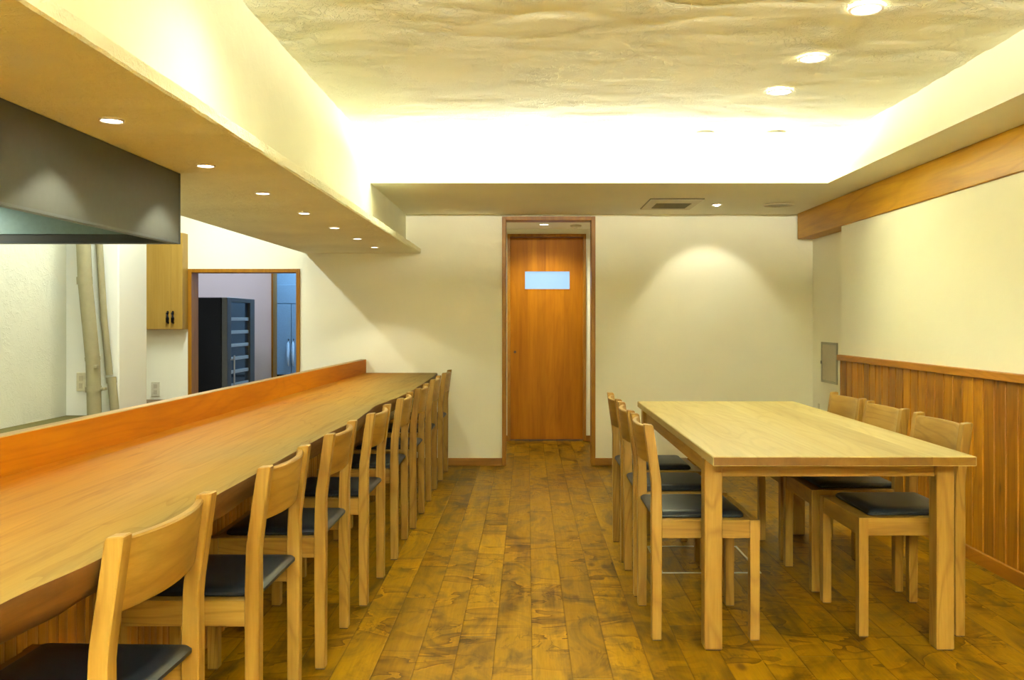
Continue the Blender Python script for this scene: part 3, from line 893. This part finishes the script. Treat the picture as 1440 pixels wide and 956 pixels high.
ex = thing('exhaust_vent', (1.07, 6.70, ZS), 'rectangular exhaust vent with dark grille in the far soffit', 'vent')
part('vent_frame', lambda bm: (box(bm, -0.19, 0.19, -0.36, -0.17, -0.010, 0.0, 0.004), box(bm, -0.19, 0.19, 0.14, 0.22, -0.010, 0.0, 0.004),
                               box(bm, -0.19, -0.12, -0.17, 0.14, -0.010, 0.0, 0.004), box(bm, 0.14, 0.19, -0.17, 0.14, -0.010, 0.0, 0.004)), M['vent'], ex)
def grille(bm):
    box(bm, -0.119, 0.139, -0.169, 0.139, -0.004, 0.0)
    for k in range(14):
        y = -0.16 + k * 0.0225
        box(bm, -0.118, 0.138, y, y + 0.008, -0.009, -0.004)
part('grille', grille, M['grille'], ex)
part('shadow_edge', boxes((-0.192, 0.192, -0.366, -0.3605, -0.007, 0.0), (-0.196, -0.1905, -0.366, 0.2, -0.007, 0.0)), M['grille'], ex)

wd = thing('wall_washer', (1.415, 6.65, ZS), 'small tilted eyeball spotlight between the two soffit vents', 'ceiling light')
part('rim', lambda bm: lathe(bm, [(0.030, 0.0), (0.042, 0.0), (0.043, -0.003), (0.038, -0.007), (0.030, -0.004)], n=28), M['white_rim'], wd, True)
part('lens', lambda bm: lathe(bm, [(0.0005, -0.016), (0.015, -0.013), (0.026, -0.004), (0.0295, -0.001)], n=24), M['lamp_warm'], wd, True)
dirv = Vector((1.47, YB, 1.12)) - Vector((1.415, 6.65, ZS - 0.03))
lo = lamp('wall_washer_lamp', 'SPOT', (1.415, 6.66, ZS - 0.03), 4.4, WARM, spot_size=math.radians(76), spot_blend=0.45, shadow_soft_size=0.02)
lo.rotation_euler = dirv.to_track_quat('-Z', 'Y').to_euler()

rv = thing('round_vent', (1.878, 6.65, ZS), 'round cream vent in the far soffit beside the wooden beam', 'vent')
part('vent_ring', lambda bm: lathe(bm, [(0.084, 0.0), (0.112, 0.0), (0.114, -0.004), (0.105, -0.012), (0.084, -0.008)], n=36), M['vent'], rv, True)
part('vent_disc', lambda bm: lathe(bm, [(0.0005, -0.010), (0.06, -0.009), (0.0835, -0.003)], n=36), M['grey_panel'], rv, True)

downlight('hall_downlight', (0.153, 8.3, 2.085), 0.040, 'round downlight in the hall ceiling beyond the doorway', 'hall light', glow='lamp_hall')
spot((0.153, 8.3, 2.07), 19, 140, 0.8)
sd = thing('smoke_detector', (0.454, 8.38, 2.085), 'small round smoke detector in the hall ceiling', 'smoke detector')
part('detector_base', lambda bm: lathe(bm, [(0.0005, 0.0), (0.052, 0.0), (0.053, -0.012), (0.046, -0.018), (0.0005, -0.018)], n=28), M['vent'], sd, True)
part('sensor', lambda bm: lathe(bm, [(0.0005, -0.030), (0.018, -0.029), (0.024, -0.0182)], n=24), M['white_rim'], sd, True)

ap = thing('access_panel', (2.336, 6.875, 0.858), 'grey framed access panel low on the right wall, beside the wainscot', 'access panel')
part('panel_frame', boxes((-0.008, 0, -0.18, 0.18, -0.158, -0.140, 0.001), (-0.008, 0, -0.18, 0.18, 0.140, 0.158, 0.001), (-0.008, 0, -0.18, -0.160, -0.140, 0.140, 0.001),
                          (-0.008, 0, 0.160, 0.18, -0.140, 0.140, 0.001)), M['panel_frame'], ap)
part('panel_door', boxes((-0.005, 0, -0.159, 0.159, -0.139, 0.139, 0.001)), M['grey_panel'], ap)
part('latch', boxes((-0.014, -0.0045, 0.166, 0.174, -0.015, 0.01, 0.001)), M['dark_grey'], ap)

# ------------------------------------------------------------------ lights
# LED run in the trough behind the far lip
lamp('cove_lamp', 'AREA', (0.45, 5.80, ZS + 0.038), 30, (1.0, 1.0, 0.86), (PI + 0.85, 0, 0), shape='RECTANGLE', size=2.7, size_y=0.06)
# unseen LED fill added behind the camera to brighten the room
lamp('added_near_fill_lamp', 'AREA', (0.1, -2.25, ZS + 0.056), 520, (1.0, 1.0, 0.88), (PI - 0.6, 0, 0), shape='RECTANGLE', size=2.4, size_y=0.06)
# kitchen ceiling tube and hood lamps
lamp('kitchen_tube', 'AREA', (-2.47, 6.25, 2.42), 8.4, (0.93, 1.0, 0.90), (0, 0, 0), shape='RECTANGLE', size=0.06, size_y=1.0)
lamp('hood_lamp', 'AREA', (-2.28, 3.2, 1.62), 5.2, (1.0, 1.0, 0.84), (0, 0, 0), shape='RECTANGLE', size=0.3, size_y=0.6)
lamp('kitchen_lamp', 'AREA', (-1.93, 4.5, 2.42), 6.0, (0.92, 1.0, 0.98), (0, 0, 0), shape='RECTANGLE', size=0.2, size_y=1.0)
# store room
lamp('store_lamp', 'AREA', (-3.2, 8.4, 2.42), 4.5, (0.92, 0.90, 1.0), (0, 0, 0), shape='RECTANGLE', size=0.5, size_y=0.5)
lamp('blue_lamp', 'AREA', (-2.3, 9.85, 2.42), 12, (0.30, 0.62, 1.0), (0, 0, 0), shape='RECTANGLE', size=0.5, size_y=0.3)

w = bpy.data.worlds.new('world'); S.world = w
w.use_nodes = True
w.node_tree.nodes['Background'].inputs[0].default_value = (1.0, 0.9, 0.7, 1)
w.node_tree.nodes['Background'].inputs[1].default_value = 0.05

S.view_settings.view_transform = 'Standard'
S.view_settings.look = 'None'
S.view_settings.gamma = 1.0
S.view_settings.use_curve_mapping = False
S.view_settings.exposure = 1.88
S.cycles.max_bounces = 10
S.cycles.diffuse_bounces = 6
S.cycles.glossy_bounces = 4
S.cycles.use_denoising = True
S.cycles.sample_clamp_indirect = 8.0
